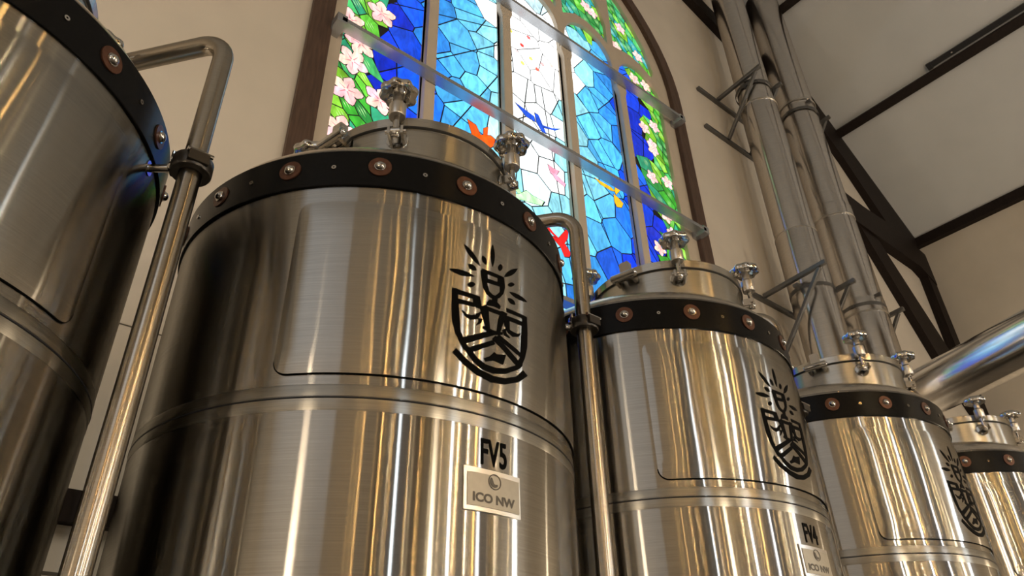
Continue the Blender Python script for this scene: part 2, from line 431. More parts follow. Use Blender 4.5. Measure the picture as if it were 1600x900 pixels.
# sky panes: jittered polar seeds, so the joints run out from the sun
seeds = []
r = .34
while r < 4.9:
    step = .215 + .036*r
    nsec = max(8, int(2*PI*r/(.215+.02*r)))
    off = rnd.random()
    for k in range(nsec):
        a = 2*PI*(k+off+rnd.uniform(-.3, .3))/nsec; rr = r+rnd.uniform(-.42, .42)*step
        x, z = SUNX+rr*math.cos(a), SUNZ+rr*math.sin(a)
        if BX[0]-.1 < x < BX[2]+.1 and BX[1]-.1 < z < BX[3]+.1: seeds.append((x, z))
    r += step
seeds = [s for s in seeds if not is_green(*s)]
ns = len(seeds)
DKL = (.006, .012, .006)
GREENS = [(.03, .27, .02), (.09, .40, .03), (.015, .17, .03), (.17, .42, .03), (.04, .32, .09), (.12, .30, .015), (.02, .24, .12)]
z = BX[1]
gs = []
for _ in range(2600):
    x = rnd.uniform(BX[0], BX[2]); z = rnd.uniform(BX[1], BX[3])
    if is_green(x, z) and all(((x-a)*.8+(z-b)*.6)**2*2.6+((z-b)*.8-(x-a)*.6)**2*.55 > .0055 for a, b in gs): gs.append((x, z))
seeds += gs
RAYS = [math.radians(a) for a in (20, 75, 130, 163, 187, 207, 226, 243, 262, 276, 290, 304, 320, 341)]
def is_up(z): return z > 7.62
def stretch(p): u, v = p[0]*.8+p[1]*.6, p[1]*.8-p[0]*.6; return (u*1.6, v*.74)
def unstretch(p): u, v = p[0]/1.6, p[1]/.74; return (u*.8-v*.6, u*.6+v*.8)
tb = [stretch(p) for p in seeds]
green_cells = voronoi(tb, (-20, -20, 30, 30))
for i in range(ns, len(seeds)):            # leaves of the flower border, long slanting panes
    full = [unstretch(p) for p in green_cells[i]]
    q = inset(full, .0045)
    if not q: continue
    sx, sz = seeds[i]; c = rnd.choice(GREENS); f = rnd.uniform(.95, 1.5); c = tuple(v*f for v in c)
    if sz > 7.65 and rnd.random() < .35: c = (.02, .32, .36)
    faces.append((full, DKL, -.0004)); faces.append((q, c, -.0008))
    cx = sum(p[0] for p in q)/len(q); cz = sum(p[1] for p in q)/len(q); u = (-.6, .8); vv = (.8, .6)
    for off, l2 in ((-.02, .035), (0, .055), (.02, .035)):
        bx_, bz_ = cx+vv[0]*off, cz+vv[1]*off
        faces.append(([(bx_-u[0]*l2, bz_-u[1]*l2), (bx_+vv[0]*.005, bz_+vv[1]*.005), (bx_+u[0]*l2, bz_+u[1]*l2), (bx_-vv[0]*.002, bz_-vv[1]*.002)], lerp(c, (.62, .85, .40), .6), -.0012))
for i, poly in enumerate(voronoi(seeds, BX)):
    if len(poly) < 3 or i >= ns: continue
    sx, sz = seeds[i]
    pieces = [poly]
    for a in RAYS:                      # long straight rays cut the panes
        d = (math.cos(a), math.sin(a))
        if (sx-SUNX)*d[0]+(sz-SUNZ)*d[1] < .1 or math.hypot(sx-SUNX, sz-SUNZ) < SUNR: continue
        nn = (-d[1], d[0]); new = []
        for q in pieces:
            q1 = clip_half(q, SUNX, SUNZ, *nn); q2 = clip_half(q, SUNX, SUNZ, -nn[0], -nn[1])
            new += [t for t in (q1, q2) if len(t) >= 3]
        pieces = new
    base = sky_col(sx, sz)
    for q in pieces:
        insun = math.hypot(sx-SUNX, sz-SUNZ) < SUNR
        qq = inset(q, .0055 if not insun else .0042)
        if qq and len(qq) >= 3:
            cx = sum(p[0] for p in qq)/len(qq); cz = sum(p[1] for p in qq)/len(qq)
            f = rnd.uniform(.72, 1.3) if base[0] < .9 else 1
            faces.append((qq, tuple(v*f for v in base), 0))
# sun disc pane edge and its few coloured jewels
def ngon(cx, cz, r, n, rot=0, sx=1, sz=1): return [(cx+sx*r*math.cos(rot+2*PI*i/n), cz+sz*r*math.sin(rot+2*PI*i/n)) for i in range(n)]
for px, py, c in ((821, 65, (.9, .05, .04)), (845, 103, (.9, .15, .1)), (798, 57, (.9, .1, .08)), (803, 42, (.95, .75, .1)), (822, 93, (.95, .8, .15)), (835, 86, (.95, .55, .15)), (831, 53, (.8, .15, .15)), (853, 95, (.7, .45, .45)), (812, 74, (.8, .6, .6)), (867, 97, (.75, .55, .5)), (856, 42, (.3, .6, 1))):
    x, z = on_wall(px, py); faces.append((ngon(x, z, .026, 5, rnd.random()), c, -.002))
def bird(px_polys, col, dark):
    for poly, shade in px_polys:
        w = [on_wall(*p) for p in poly]
        cx = sum(p[0] for p in w)/len(w); cz = sum(p[1] for p in w)/len(w)
        faces.append(([(cx+(p[0]-cx)*1.10, cz+(p[1]-cz)*1.10) for p in w], dark, -.0022))
        faces.append((w, tuple(v*shade for v in col), -.0034))
Z1 = lambda l: [(440+x/4, y/4) for x, y in l]
Z2 = lambda l: [(760+x/4, y/4) for x, y in l]
Z3 = lambda l: [(760+x/4, 200+y/4) for x, y in l]
DK = (.01, .01, .015)
bird([(Z1([(1185, 722), (1240, 760), (1275, 835), (1255, 870), (1215, 820)]), .85), (Z1([(1285, 780), (1315, 770), (1310, 830), (1285, 835)]), .8), (Z1([(1205, 812), (1260, 820), (1330, 825), (1358, 850), (1350, 890), (1320, 905), (1270, 880), (1235, 845)]), 1)], (.95, .10, .005), DK)
bird([(Z2([(203, 618), (260, 660), (320, 705), (328, 740), (270, 705)]), 1.1), (Z2([(325, 685), (350, 700), (375, 760), (398, 815), (370, 800), (335, 740)]), 1), (Z2([(370, 760), (430, 780), (485, 785), (450, 795), (390, 780)]), 1.1)], (.01, .07, .55), DK)
bird([(Z3([(408, 205), (440, 230), (480, 250), (455, 285), (425, 260)]), .9), (Z3([(425, 250), (460, 270), (520, 330), (515, 348), (460, 305)]), 1.1)], (.85, .33, .45), DK)
bird([(Z3([(180, 300), (215, 330), (245, 385), (225, 390), (190, 345)]), 1), (Z3([(170, 388), (230, 392), (275, 370), (310, 400), (385, 440), (370, 465), (300, 445), (255, 430), (200, 420)]), 1.15)], (.45, .95, .42), DK)
bird([(Z3([(700, 290), (740, 315), (800, 350), (830, 380), (800, 372), (740, 335)]), 1), (Z3([(835, 325), (865, 320), (862, 370), (835, 400), (825, 370)]), 1.1), (Z3([(820, 395), (850, 420), (880, 455), (870, 480), (840, 475), (825, 440)]), 1)], (.95, .42, .01), DK)
bird([(Z3([(378, 570), (410, 590), (450, 640), (480, 670), (455, 660), (410, 615)]), 1), (Z3([(480, 665), (520, 620), (540, 605), (535, 670), (510, 710)]), .85), (Z3([(440, 660), (480, 670), (520, 710), (555, 765), (545, 788), (515, 785), (490, 725), (455, 685)]), 1)], (.85, .012, .012), DK)
PINK = (.95, .56, .52)
def flower(x, z, s, rot):
    pet = []
    for k in range(5):
        a = rot+2*PI*k/5; c, sn = math.cos(a), math.sin(a); w = .36*s
        p = [(0, 0), (.30*s, .26*s), (.62*s, .36*s), (.92*s, .12*s), (.98*s, 0), (.88*s, -.18*s), (.60*s, -.34*s), (.30*s, -.24*s)]
        pet.append([(x+c*u-sn*v, z+sn*u+c*v) for u, v in p])
    for p in pet:
        cx = sum(q[0] for q in p)/8; cz = sum(q[1] for q in p)/8
        faces.append(([(cx+(q[0]-cx)*1.14, cz+(q[1]-cz)*1.14) for q in p], (.03, .015, .02), -.0022))
    for k, p in enumerate(pet):
        faces.append((p, tuple(v*rnd.uniform(.85, 1.12) for v in PINK), -.0034))
        a = rot+2*PI*k/5; d = (math.cos(a), math.sin(a)); nn = (-d[1]*.012*s*4, d[0]*.012*s*4)
        faces.append(([(x+d[0]*.1*s-nn[0], z+d[1]*.1*s-nn[1]), (x+d[0]*.62*s, z+d[1]*.62*s), (x+d[0]*.1*s+nn[0], z+d[1]*.1*s+nn[1])], (.62, .22, .25), -.0044))
FL = [on_wall(*p) for p in ((602, 14), (569, 61), (547, 133), (599, 150), (537, 195), (552, 24), (556, 88))]
FL += [on_wall(*p) for p in Z2([(855, 160), (830, 270), (965, 335), (945, 475), (1030, 595), (1015, 520), (1010, 780), (1070, 775), (1060, 890), (640, 20), (680, 60)])]
FL += [on_wall(*p) for p in Z3([(1065, 120), (1060, 290), (1155, 325), (1150, 535), (1110, 735), (1190, 650)])]
for i, (x, z) in enumerate(FL): flower(x, z, .125 if x < 2 else .085, rnd.uniform(0, 2))
for s in (.18, .5, .9, 1.3):            # flowers in the left head, as on the right
    a = PI-s; flower(WC+1.55*math.cos(a), WZ+1.5*math.sin(a), .10, s)
bm = NB(); cl = bm.loops.layers.float_color.new('glass_colour'); GY = YW+.050
def clip_poly_win(q):
    q = clip_half(q, 1.13, 0, -1, 0); q = clip_half(q, 4.74, 0, 1, 0); q = clip_half(q, 0, ZSILL+.05, 0, -1) if q else q
    return q
for q, c, dy in faces:
    if dy > -.0015: q = clip_poly_win(q)
    if len(q) < 3: continue
    if any(p[1] > WZ and math.hypot(p[0]-WC, p[1]-WZ) > 1.85 for p in q): continue
    ar = sum(q[i][0]*q[(i+1) % len(q)][1]-q[(i+1) % len(q)][0]*q[i][1] for i in range(len(q)))
    if ar < 0: q = q[::-1]
    if abs(ar) < 2e-6: continue
    vs = [bm.verts.new((p[0], GY+dy, p[1])) for p in q]
    f = bm.faces.new(vs)
    for lp in f.loops: lp[cl] = (*c, 1)
bmesh.ops.triangulate(bm, faces=[f for f in bm.faces if len(f.verts) > 4])
me = bpy.data.meshes.new('stained_glass'); bm.to_mesh(me); bm.free(); me.materials.append(GLASS)
go = bpy.data.objects.new('stained_glass', me); C.objects.link(go); go.parent = win
bm = NB(); poly_xz(bm, arch(1.86, ZSILL+.02), GY+.003, GY+.012); wobj('lead_came', bm, LEAD)

# ------------------------------------------------------------------ fermentation tanks
R = .62
CT = [(-.3674, 1.9172), (.9923, 1.9032), (2.2827, 1.8891), (3.6604, 1.8751), (5.0163, 1.8610)]
Z = lambda k: 1.5+k*R
ZB0, ZB1, ZS = Z(2.082), Z(2.28), Z(1.102)
TH = lambda deg: math.radians(deg)
MY = -.3157*R; MR = .534*R
tank = thing('fermentation_tank', 'x', 'tank', group='stainless fermentation tanks in a row')
# shell: bare cylinder down to a coned foot
bm = NB(); lathe(bm, [(R*.96, 0.0), (R, .04), (R, 1.0), (R, Z(1.05)), (R, ZS), (R, Z(1.15)), (R, ZB0), (R, ZB1+.005), (R*.985, Z(2.315))], 160, uv=True)
obj('shell', bm, STEEL, tank)
bm = NB(); lathe(bm, [(R*1.0, Z(2.27)), (R*.992, Z(2.305)), (R*.965, Z(2.345)), (R*.92, Z(2.385)), (R*.85, Z(2.425)), (R*.74, Z(2.465)), (R*.6, Z(2.495)), (R*.4, Z(2.52)), (R*.2, Z(2.53)), (R*.01, Z(2.533))], 96)
obj('domed_top', bm, HEAD, tank)
# jacket panel, thin sheet with rounded corners, welded on the front
def curved_panel(t0, t1, z0, z1, r, rc, nt=72):
    bm = NB(); L = (bm.loops.layers.uv.get('UVMap') or bm.loops.layers.uv.new('UVMap'))
    cols = []
    ts = [t0+(t1-t0)*i/nt for i in range(nt+1)]
    for k in range(1, 7):
        e = (rc/R)*(k/7)**1.5; ts += [t0+e, t1-e]
    ts = sorted(set(ts))
    def zl(t):
        e = min(t-t0, t1-t)*R
        return rc-math.sqrt(max(0, rc*rc-(rc-e)**2)) if e < rc else 0
    for t in ts:
        d = zl(t); col = []
        for s in range(17):
            z = (z0+d)+(z1-z0-2*d)*s/16; e2 = min(min(t-t0, t1-t)*R, (z-z0)*1.5, (z1-z)*1.5); q = r+.0042*(1-math.exp(-max(0, e2)/.045))
            col.append(bm.verts.new((q*math.cos(t), q*math.sin(t), z)))
        cols.append((t, col))
    for (ta, a), (tb, b) in zip(cols, cols[1:]):
        for s in range(16):
            f = bm.faces.new((a[s], b[s], b[s+1], a[s+1]))
            for lp in f.loops: lp[L].uv = (lp.vert.co.z, ta if lp.vert in a else tb)
    # turned-in edge
    bound = [e for e in bm.edges if e.is_boundary]
    ex = bmesh.ops.extrude_edge_only(bm, edges=bound)
    for v in ex['geom']:
        if isinstance(v, bmesh.types.BMVert):
            k = (r-.0035)/math.hypot(v.co.x, v.co.y); v.co.x *= k; v.co.y *= k
    return bm
PT0, PT1, PZ0, PZ1 = TH(-138.3), TH(-38.5), Z(1.195), Z(1.995)
pan = obj('jacket_panel', curved_panel(PT0, PT1, PZ0, PZ1, R+.0035, .035), PANEL, tank)
bm = NB(); pts = []
for i in range(7):
    a = PI+ (PI/2)*i/6
    pts.append((PT0+(.035+.035*math.cos(a))/R, PZ0+.035+.035*math.sin(a)))
for i in range(1, 60): pts.append((PT0+.035/R+(PT1-PT0-.07/R)*i/60, PZ0))
for i in range(7):
    a = -PI/2+(PI/2)*i/6; pts.append((PT1-(.035-.035*math.cos(a))/R, PZ0+.035+.035*math.sin(a)))
tube(bm, [((R+.002)*math.cos(t), (R+.002)*math.sin(t), z-.001) for t, z in pts], .0023, 6)
o = obj('weld_line', bm, INK, pan)
# ground strips beside the girth seam, and the seam itself
bm = NB(); lathe(bm, [(R+.0002, Z(1.052)), (R+.0009, Z(1.056)), (R+.0009, ZS-.003), (R-.002, ZS), (R+.0009, ZS+.003), (R+.0009, Z(1.148)), (R+.0002, Z(1.152))], 160, uv=True)
sm = obj('weld_strip', bm, STRIP, tank)
bm = NB(); lathe(bm, [(R+.0005, ZS-.0022), (R+.0022, ZS-.0012), (R+.0022, ZS+.0006), (R+.0005, ZS+.0012)], 160)
obj('girth_seam', bm, LEAD, sm)
# black collar
RB = R+.007
bm = NB(); lathe(bm, [(R-.003, ZB0), (RB-.0015, ZB0), (RB, ZB0+.002), (RB, ZB1-.002), (RB-.0015, ZB1), (R-.003, ZB1)], 160)
band = obj('collar_band', bm, BLACK, tank); band['label'] = 'black collar'
wbm = NB(); cyl(wbm, (RB-.001, 0, 0), (RB+.0035, 0, 0), .0315, 28); 
dbm = NB(); cyl(dbm, (RB+.003, 0, 0), (RB+.006, 0, 0), .0155, 20); dome(dbm, (RB+.006, 0, 0), (1, 0, 0), .0135, .011)
rbm = NB(); lathe(rbm, [(.0025, .0), (.0025, .003), (.0065, .003), (.0065, 0)], 14)
bmesh.ops.rotate(rbm, verts=rbm.verts, cent=(0, 0, 0), matrix=Matrix.Rotation(PI/2, 3, 'Y')); bmesh.ops.translate(rbm, verts=rbm.verts, vec=(RB, 0, 0))
w0 = obj('washer', wbm, COPPER, band); w0['label'] = 'copper washer'
b0 = obj('dome_bolt', dbm, CHROME, band); r0 = obj('rivet', rbm, CHROME, band)
for i in range(16):
    for proto, dz, ofs in ((w0, Z(2.189), 0), (b0, Z(2.189), 0), (r0, Z(2.181), 11.25)):
        o = proto if i == 0 else proto.copy()
        if i: C.objects.link(o); o.parent = band
        o.location = (0, 0, dz); o.rotation_euler = (0, 0, TH(-120+22.5*i+ofs))
# manway: neck, gasket, lid
GZ, LZ = Z(2.658), Z(2.722)
bm = NB(); lathe(bm, [(MR-.006, Z(2.30)), (MR-.006, GZ-.006), (MR-.002, GZ-.004)], 96, c=(0, MY), uv=True); obj('manway_neck', bm, NECK, tank)
bm = NB(); lathe(bm, [(MR-.012, GZ-.006), (MR-.002, GZ-.005), (MR+.0015, GZ-.002), (MR+.0015, GZ+.002), (MR-.012, GZ+.003)], 96, c=(0, MY)); obj('gasket', bm, RUBBER, tank)
bm = NB(); lathe(bm, [(MR-.02, GZ+.002), (MR+.001, GZ+.002), (MR+.001, LZ-.003), (MR-.003, LZ)], 96, c=(0, MY), uv=True)
lid = obj('manway_lid', bm, LID, tank)
bm = NB(); lathe(bm, [(MR-.003, LZ), (MR*.9, LZ+.003), (MR*.85, LZ+.012), (MR*.5, LZ+.03), (MR*.02, LZ+.036)], 64, c=(0, MY)); obj('lid_top', bm, HEAD, lid)
# hinge
ha = TH(-166); e = Vector((math.cos(ha), math.sin(ha), 0)); tt = Vector((-e.y, e.x, 0)); hc = Vector((0, MY, 0))
bm = NB(); p = hc+e*(MR+.038); 
cyl(bm, p+tt*.052+Vector((0, 0, GZ-.012)), p-tt*.052+Vector((0, 0, GZ-.012)), .0165, 18)
for s in (-1, 1):
    beam(bm, hc+e*(MR-.004)+tt*.036*s+Vector((0, 0, GZ-.02)), p+tt*.036*s+Vector((0, 0, GZ-.014)), .013, .036)
hg = obj('lid_hinge', bm, CHROME, tank)
bm = NB(); M = Matrix((e, tt, Vector((0, 0, 1)))).transposed()
box(bm, hc+e*(MR+.012)+Vector((0, 0, GZ+.030)), (.034, .042, .066), M); bmesh.ops.bevel(bm, geom=bm.edges[:], offset=.004, segments=2, affect='EDGES'); obj('hinge_block', bm, SATIN, hg)
for s in (-1, 1):
    bm = NB(); dome(bm, p+tt*.052*s+Vector((0, 0, GZ-.012)), tt*s, .011, .008); obj('hinge_pin', bm, CHROME, hg)
# five swing bolts with star knobs
def star(t, r, z): return 1+ (.065*math.cos(8*t) if r > .03 else 0)
for i in range(5):
    a = TH(-131+72*i); e = Vector((math.cos(a), math.sin(a), 0)); tt = Vector((-e.y, e.x, 0)); q = hc+e*(MR+.030)
    bm = NB(); cyl(bm, q+Vector((0, 0, Z(2.56))), q+Vector((0, 0, Z(2.72))), .0095, 16)
    dome(bm, q+Vector((0, 0, Z(2.56))), (0, 0, -1), .0135, .012)
    cyl(bm, q-tt*.014+Vector((0, 0, Z(2.575))), q+tt*.014+Vector((0, 0, Z(2.575))), .0135, 16)
    sb = obj('swing_bolt', bm, CHROME, tank)
    bm = NB()
    for s in (-1, 1):
        beam(bm, hc+e*(MR-.004)+tt*.020*s+Vector((0, 0, Z(2.575))), q+e*.012+tt*.020*s+Vector((0, 0, Z(2.575))), .008, .030)
    cyl(bm, q-tt*.032+Vector((0, 0, Z(2.575))), q+tt*.032+Vector((0, 0, Z(2.575))), .0075, 12)
    lathe(bm, [(.028, -.0), (.034, .0), (.034, .003), (.0, .003)], 20)   # weld pad
    for v in bm.verts[-80:]:
        x, y, z = v.co; w = hc+e*(MR-.006+z)+tt*x+Vector((0, 0, Z(2.57)+y)); v.co = w
    obj('eye_lug', bm, CHROME, sb)
    bm = NB(); zt = Z(2.70)
    lathe(bm, [(.0095, zt-.018), (.025, zt-.018), (.0265, zt-.014), (.0265, zt+.030), (.020, zt+.036), (.0165, zt+.040), (.0155, zt+.092), (.012, zt+.092)], 24, c=(q.x, q.y)); obj('sleeve_nut', bm, SATIN, sb)
    bm = NB(); z0 = zt+.080
    lathe(bm, [(.014, z0), (.020, z0-.001), (.030, z0+.012), (.044, z0-.002), (.056, z0-.004), (.060, z0+.006), (.057, z0+.016), (.045, z0+.026), (.028, z0+.033), (.012, z0+.036), (.001, z0+.036)], 64, c=(q.x, q.y), rf=star)
    obj('star_knob', bm, CHROME, sb, sharp=60)
# emblem decal, traced in the plane of the tank's skin
def on_tank(x, y, k=1, rad=R):
    d = ray(x, y); c = np.array(CT[k]); a = d[0]**2+d[1]**2; b = -2*(d[0]*c[0]+d[1]*c[1]); cc = c@c-rad**2
    t = (-b-math.sqrt(b*b-4*a*cc))/(2*a); p = d*t
    return math.atan2(p[1]-c[1], p[0]-c[0])*R, p[2]+1.5
def leaf(p, q, w, n=7):
    px, py = p; qx, qy = q; dx, dy = qx-px, qy-py; L = math.hypot(dx, dy); nx, ny = -dy/L, dx/L; A = []; B = []
    for i in range(n+1):
        s = i/n; h = w/2*math.sin(PI*s)**.8
        A.append((px+dx*s+nx*h, py+dy*s+ny*h)); B.append((px+dx*s-nx*h, py+dy*s-ny*h))
    return A+B[-2:0:-1]
def stroke(pts, w):                      # ribbon of constant width along a smooth polyline
    A, B = [], []
    for i, p in enumerate(pts):
        a = pts[max(0, i-1)]; b = pts[min(len(pts)-1, i+1)]; dx, dy = b[0]-a[0], b[1]-a[1]; L = math.hypot(dx, dy)
        ww = w[i] if isinstance(w, (list, tuple)) else w
        A.append((p[0]-dy/L*ww/2, p[1]+dx/L*ww/2)); B.append((p[0]+dy/L*ww/2, p[1]-dx/L*ww/2))
    return A+B[::-1]
EM = [leaf((230, 82), (320, 202), 24), leaf((333, 146), (355, 196), 22), leaf((390, 83), (391, 207), 22), leaf((433, 193), (433, 232), 24),
      leaf((455, 264), (529, 219), 30), leaf((475, 308), (512, 308), 24), leaf((485, 349), (582, 406), 22), leaf((476, 384), (516, 421), 22),
      leaf((253, 194), (300, 229), 26), leaf((147, 221), (287, 263), 28), leaf((250, 308), (294, 308), 28)]
EM += [stroke([(335, 226), (343, 285), (347, 320), (362, 352), (385, 374), (404, 380), (425, 374), (440, 355), (447, 325), (443, 275)], [26, 24, 22, 20, 18, 18, 20, 22, 24, 22]),
       [(330, 218), (452, 268), (450, 284), (332, 240)], [(340, 268), (446, 306), (446, 324), (340, 292)], [(338, 226), (360, 236), (362, 284), (342, 276)], [(420, 258), (446, 268), (446, 312), (418, 302)],
       [(386, 374), (418, 382), (416, 404), (388, 398)], [(356, 412), (372, 392), (412, 404), (434, 430), (430, 446), (396, 430), (358, 424)]]
EM += [[(164, 328), (320, 378), (316, 400), (190, 360), (164, 352)], stroke([(178, 330), (176, 420), (177, 505), (195, 575), (222, 632), (240, 672)], 30),
       [(178, 384), (328, 424), (326, 446), (250, 424), (206, 416), (184, 426)], [(278, 366), (318, 378), (330, 440), (300, 420), (282, 412)],
       stroke([(336, 428), (350, 465), (356, 505), (364, 556)], [40, 36, 28, 22]), stroke([(336, 546), (392, 580), (446, 584)], [14, 26, 14]),
       stroke([(456, 464), (438, 500), (432, 540), (422, 576)], [36, 32, 24, 20]), stroke([(340, 434), (395, 456), (456, 478)], 20),
       [(466, 440), (578, 490), (576, 508), (470, 462)], [(470, 484), (568, 524), (564, 544), (466, 506)], stroke([(470, 490), (467, 530), (478, 568)], [24, 24, 16]),
       stroke([(568, 490), (572, 580), (570, 660), (556, 720), (530, 775)], [24, 24, 24, 26, 30]),
       stroke([(220, 455), (240, 480), (270, 494), (300, 488), (322, 466)], [4, 16, 26, 30, 10]), stroke([(322, 500), (318, 520), (298, 536)], [24, 16, 4]),
       stroke([(466, 540), (482, 572), (508, 590), (532, 594), (544, 584)], [4, 18, 24, 16, 5]), stroke([(452, 560), (462, 590), (486, 608)], [20, 14, 4]),
       [(218, 606), (390, 566), (402, 592), (240, 640)], [(240, 668), (392, 620), (404, 644), (268, 692)],
       stroke([(396, 604), (450, 660), (520, 742), (548, 770)], 26), stroke([(418, 596), (470, 640), (560, 718)], 20),
       stroke([(240, 660), (290, 728), (340, 770), (400, 792), (460, 795), (520, 776), (548, 756)], [26, 30, 32, 32, 30, 28, 26]),
       stroke([(176, 676), (235, 742), (310, 800), (390, 840), (460, 852), (530, 840), (572, 806)], [30, 32, 32, 34, 34, 34, 40]),
       [(340, 722), (372, 712), (398, 688), (412, 700), (464, 704), (432, 724), (448, 758), (398, 736), (352, 740)]]
bm = NB()
for poly in EM:
    w = [on_tank(660+x/3.6, 360+y/3.6, 1, R+.004) for x, y in poly]
    ar = sum(w[i][0]*w[(i+1) % len(w)][1]-w[(i+1) % len(w)][0]*w[i][1] for i in range(len(w)))
    if ar < 0: w = w[::-1]
    vs = [bm.verts.new((p[0], 0, p[1])) for p in w]
    try: f = bm.faces.new(vs)
    except Exception: continue
    bmesh.ops.triangulate(bm, faces=[f])
for k in range(-16, 17):
    x = TH(-88)*R + k*.012
    g = bm.verts[:]+bm.edges[:]+bm.faces[:]
    bmesh.ops.bisect_plane(bm, geom=g, plane_co=(x, 0, 0), plane_no=(1, 0, 0))
for v in bm.verts:
    t = v.co.x/R; v.co = Vector(((R+.0090)*math.cos(t), (R+.0090)*math.sin(t), v.co.z))
bmesh.ops.recalc_face_normals(bm, faces=bm.faces)
ex = bmesh.ops.extrude_face_region(bm, geom=bm.faces[:])
for v in ex['geom']:
    if isinstance(v, bmesh.types.BMVert): k = (R+.0078)/(R+.0090); v.co.x *= k; v.co.y *= k
em = obj('emblem', bm, INK, tank); em['label'] = 'black shield emblem with a goblet and rays'

LAB = ['partly seen steel tank at the left edge of the row', 'large steel tank marked FV5 in front of the window', 'steel tank marked FV4 beside the window', 'steel tank below the two vertical ducts, between FV4 and the last tank', 'farthest steel tank at the right end of the row under the sloping duct']
tanks = [tank]
for i in range(1, 5): tanks.append(dup(tank))
for t, c, l in zip(tanks, CT, LAB): t.location = (c[0], c[1], 0); t['label'] = l

def text_on(parent, name, txt, t_mid, z_mid, h, wd, rad, m, bold=.0, thick=.0006, align=0):
    cu = bpy.data.curves.new(name, 'FONT'); cu.body = txt; cu.align_x = 'CENTER'; cu.align_y = 'CENTER'; cu.offset = bold; cu.resolution_u = 4
    to = bpy.data.objects.new('tmp', cu); C.objects.link(to)
    bpy.context.view_layer.update(); dg = bpy.context.evaluated_depsgraph_get()
    me = bpy.data.meshes.new_from_object(to.evaluated_get(dg)); bpy.data.objects.remove(to)
    xs = [v.co.x for v in me.vertices]; ys = [v.co.y for v in me.vertices]
    x0, x1, y0, y1 = min(xs), max(xs), min(ys), max(ys)
    bm = NB(); bm.from_mesh(me)
    for v in bm.verts:
        u = ((v.co.x-x0)/(x1-x0)-.5)*wd; z = ((v.co.y-y0)/(y1-y0)-.5)*h
        t = t_mid+u/R; v.co = Vector((rad*math.cos(t), rad*math.sin(t), z_mid+z))
    return obj(name, bm, m, parent)
for k, s in ((1, 'FV5'), (2, 'FV4')):
    t = tanks[k]
    o = text_on(t, 'number_decal', s, TH(-89.2), Z(.960), .063, .076, R+.0013, INK, bold=.018); o['label'] = 'black %s lettering' % s
    tm, ta = TH(-89.6), TH(7.4)
    bm = NB(); zc0, zc1 = Z(.737), Z(.892)
    def patch(bm, a0, a1, z0, z1, r, n=12):
        g = [[bm.verts.new((r*math.cos(a0+(a1-a0)*i/n), r*math.sin(a0+(a1-a0)*i/n), z)) for i in range(n+1)] for z in (z0, z1)]
        g2 = [[bm.verts.new(((R-.001)*math.cos(a0+(a1-a0)*i/n), (R-.001)*math.sin(a0+(a1-a0)*i/n), z)) for i in range(n+1)] for z in (z0, z1)]
        for i in range(n):
            bm.faces.new((g[0][i], g[0][i+1], g[1][i+1], g[1][i])); bm.faces.new((g2[0][i], g[0][i], g[0][i+1], g2[0][i+1])[::-1]); bm.faces.new((g[1][i], g[1][i+1], g2[1][i+1], g2[1][i])[::-1])
        bm.faces.new((g[0][0], g[1][0], g2[1][0], g2[0][0])[::-1]); bm.faces.new((g[0][n], g2[0][n], g2[1][n], g[1][n])[::-1])
    patch(bm, tm-ta, tm+ta, zc0, zc1, R+.004); npl = obj('name_plate', bm, SATIN, t); npl['label'] = 'small metal maker plate'
    bm = NB(); patch(bm, tm-ta+.014, tm+ta-.008, zc0+.010, zc1-.012, R+.0055); obj('plate_face', bm, PLATE, npl)
    text_on(npl, 'plate_lettering', 'ICO NW', tm+.002, Z(.785), .021, .118, R+.0061, PLATEINK, bold=.04)
    bm = NB(); ring_pts = [(tm+.017*math.cos(a)/R+.002, Z(.85)+.017*math.sin(a)) for a in [2*PI*i/24 for i in range(25)]]
    for (a0, z0), (a1, z1) in zip(ring_pts, ring_pts[1:]):
        tube(bm, [((R+.006)*math.cos(a0), (R+.006)*math.sin(a0), z0), ((R+.006)*math.cos(a1), (R+.006)*math.sin(a1), z1)], .0011, 5)
    cres = [(.013*math.cos(a), .013*math.sin(a)) for a in [PI*.75+PI*i/10 for i in range(11)]] + [(.004+.011*math.cos(a), .003+.009*math.sin(a)) for a in [PI*1.75-PI*i/10 for i in range(1, 10)]]
    vs = [bm.verts.new(((R+.0064)*math.cos(tm+u/R), (R+.0064)*math.sin(tm+u/R), Z(.85)+v)) for u, v in cres]; f = bm.faces.new(vs); bmesh.ops.triangulate(bm, faces=[f])
    obj('plate_logo', bm, PLATEINK, npl)

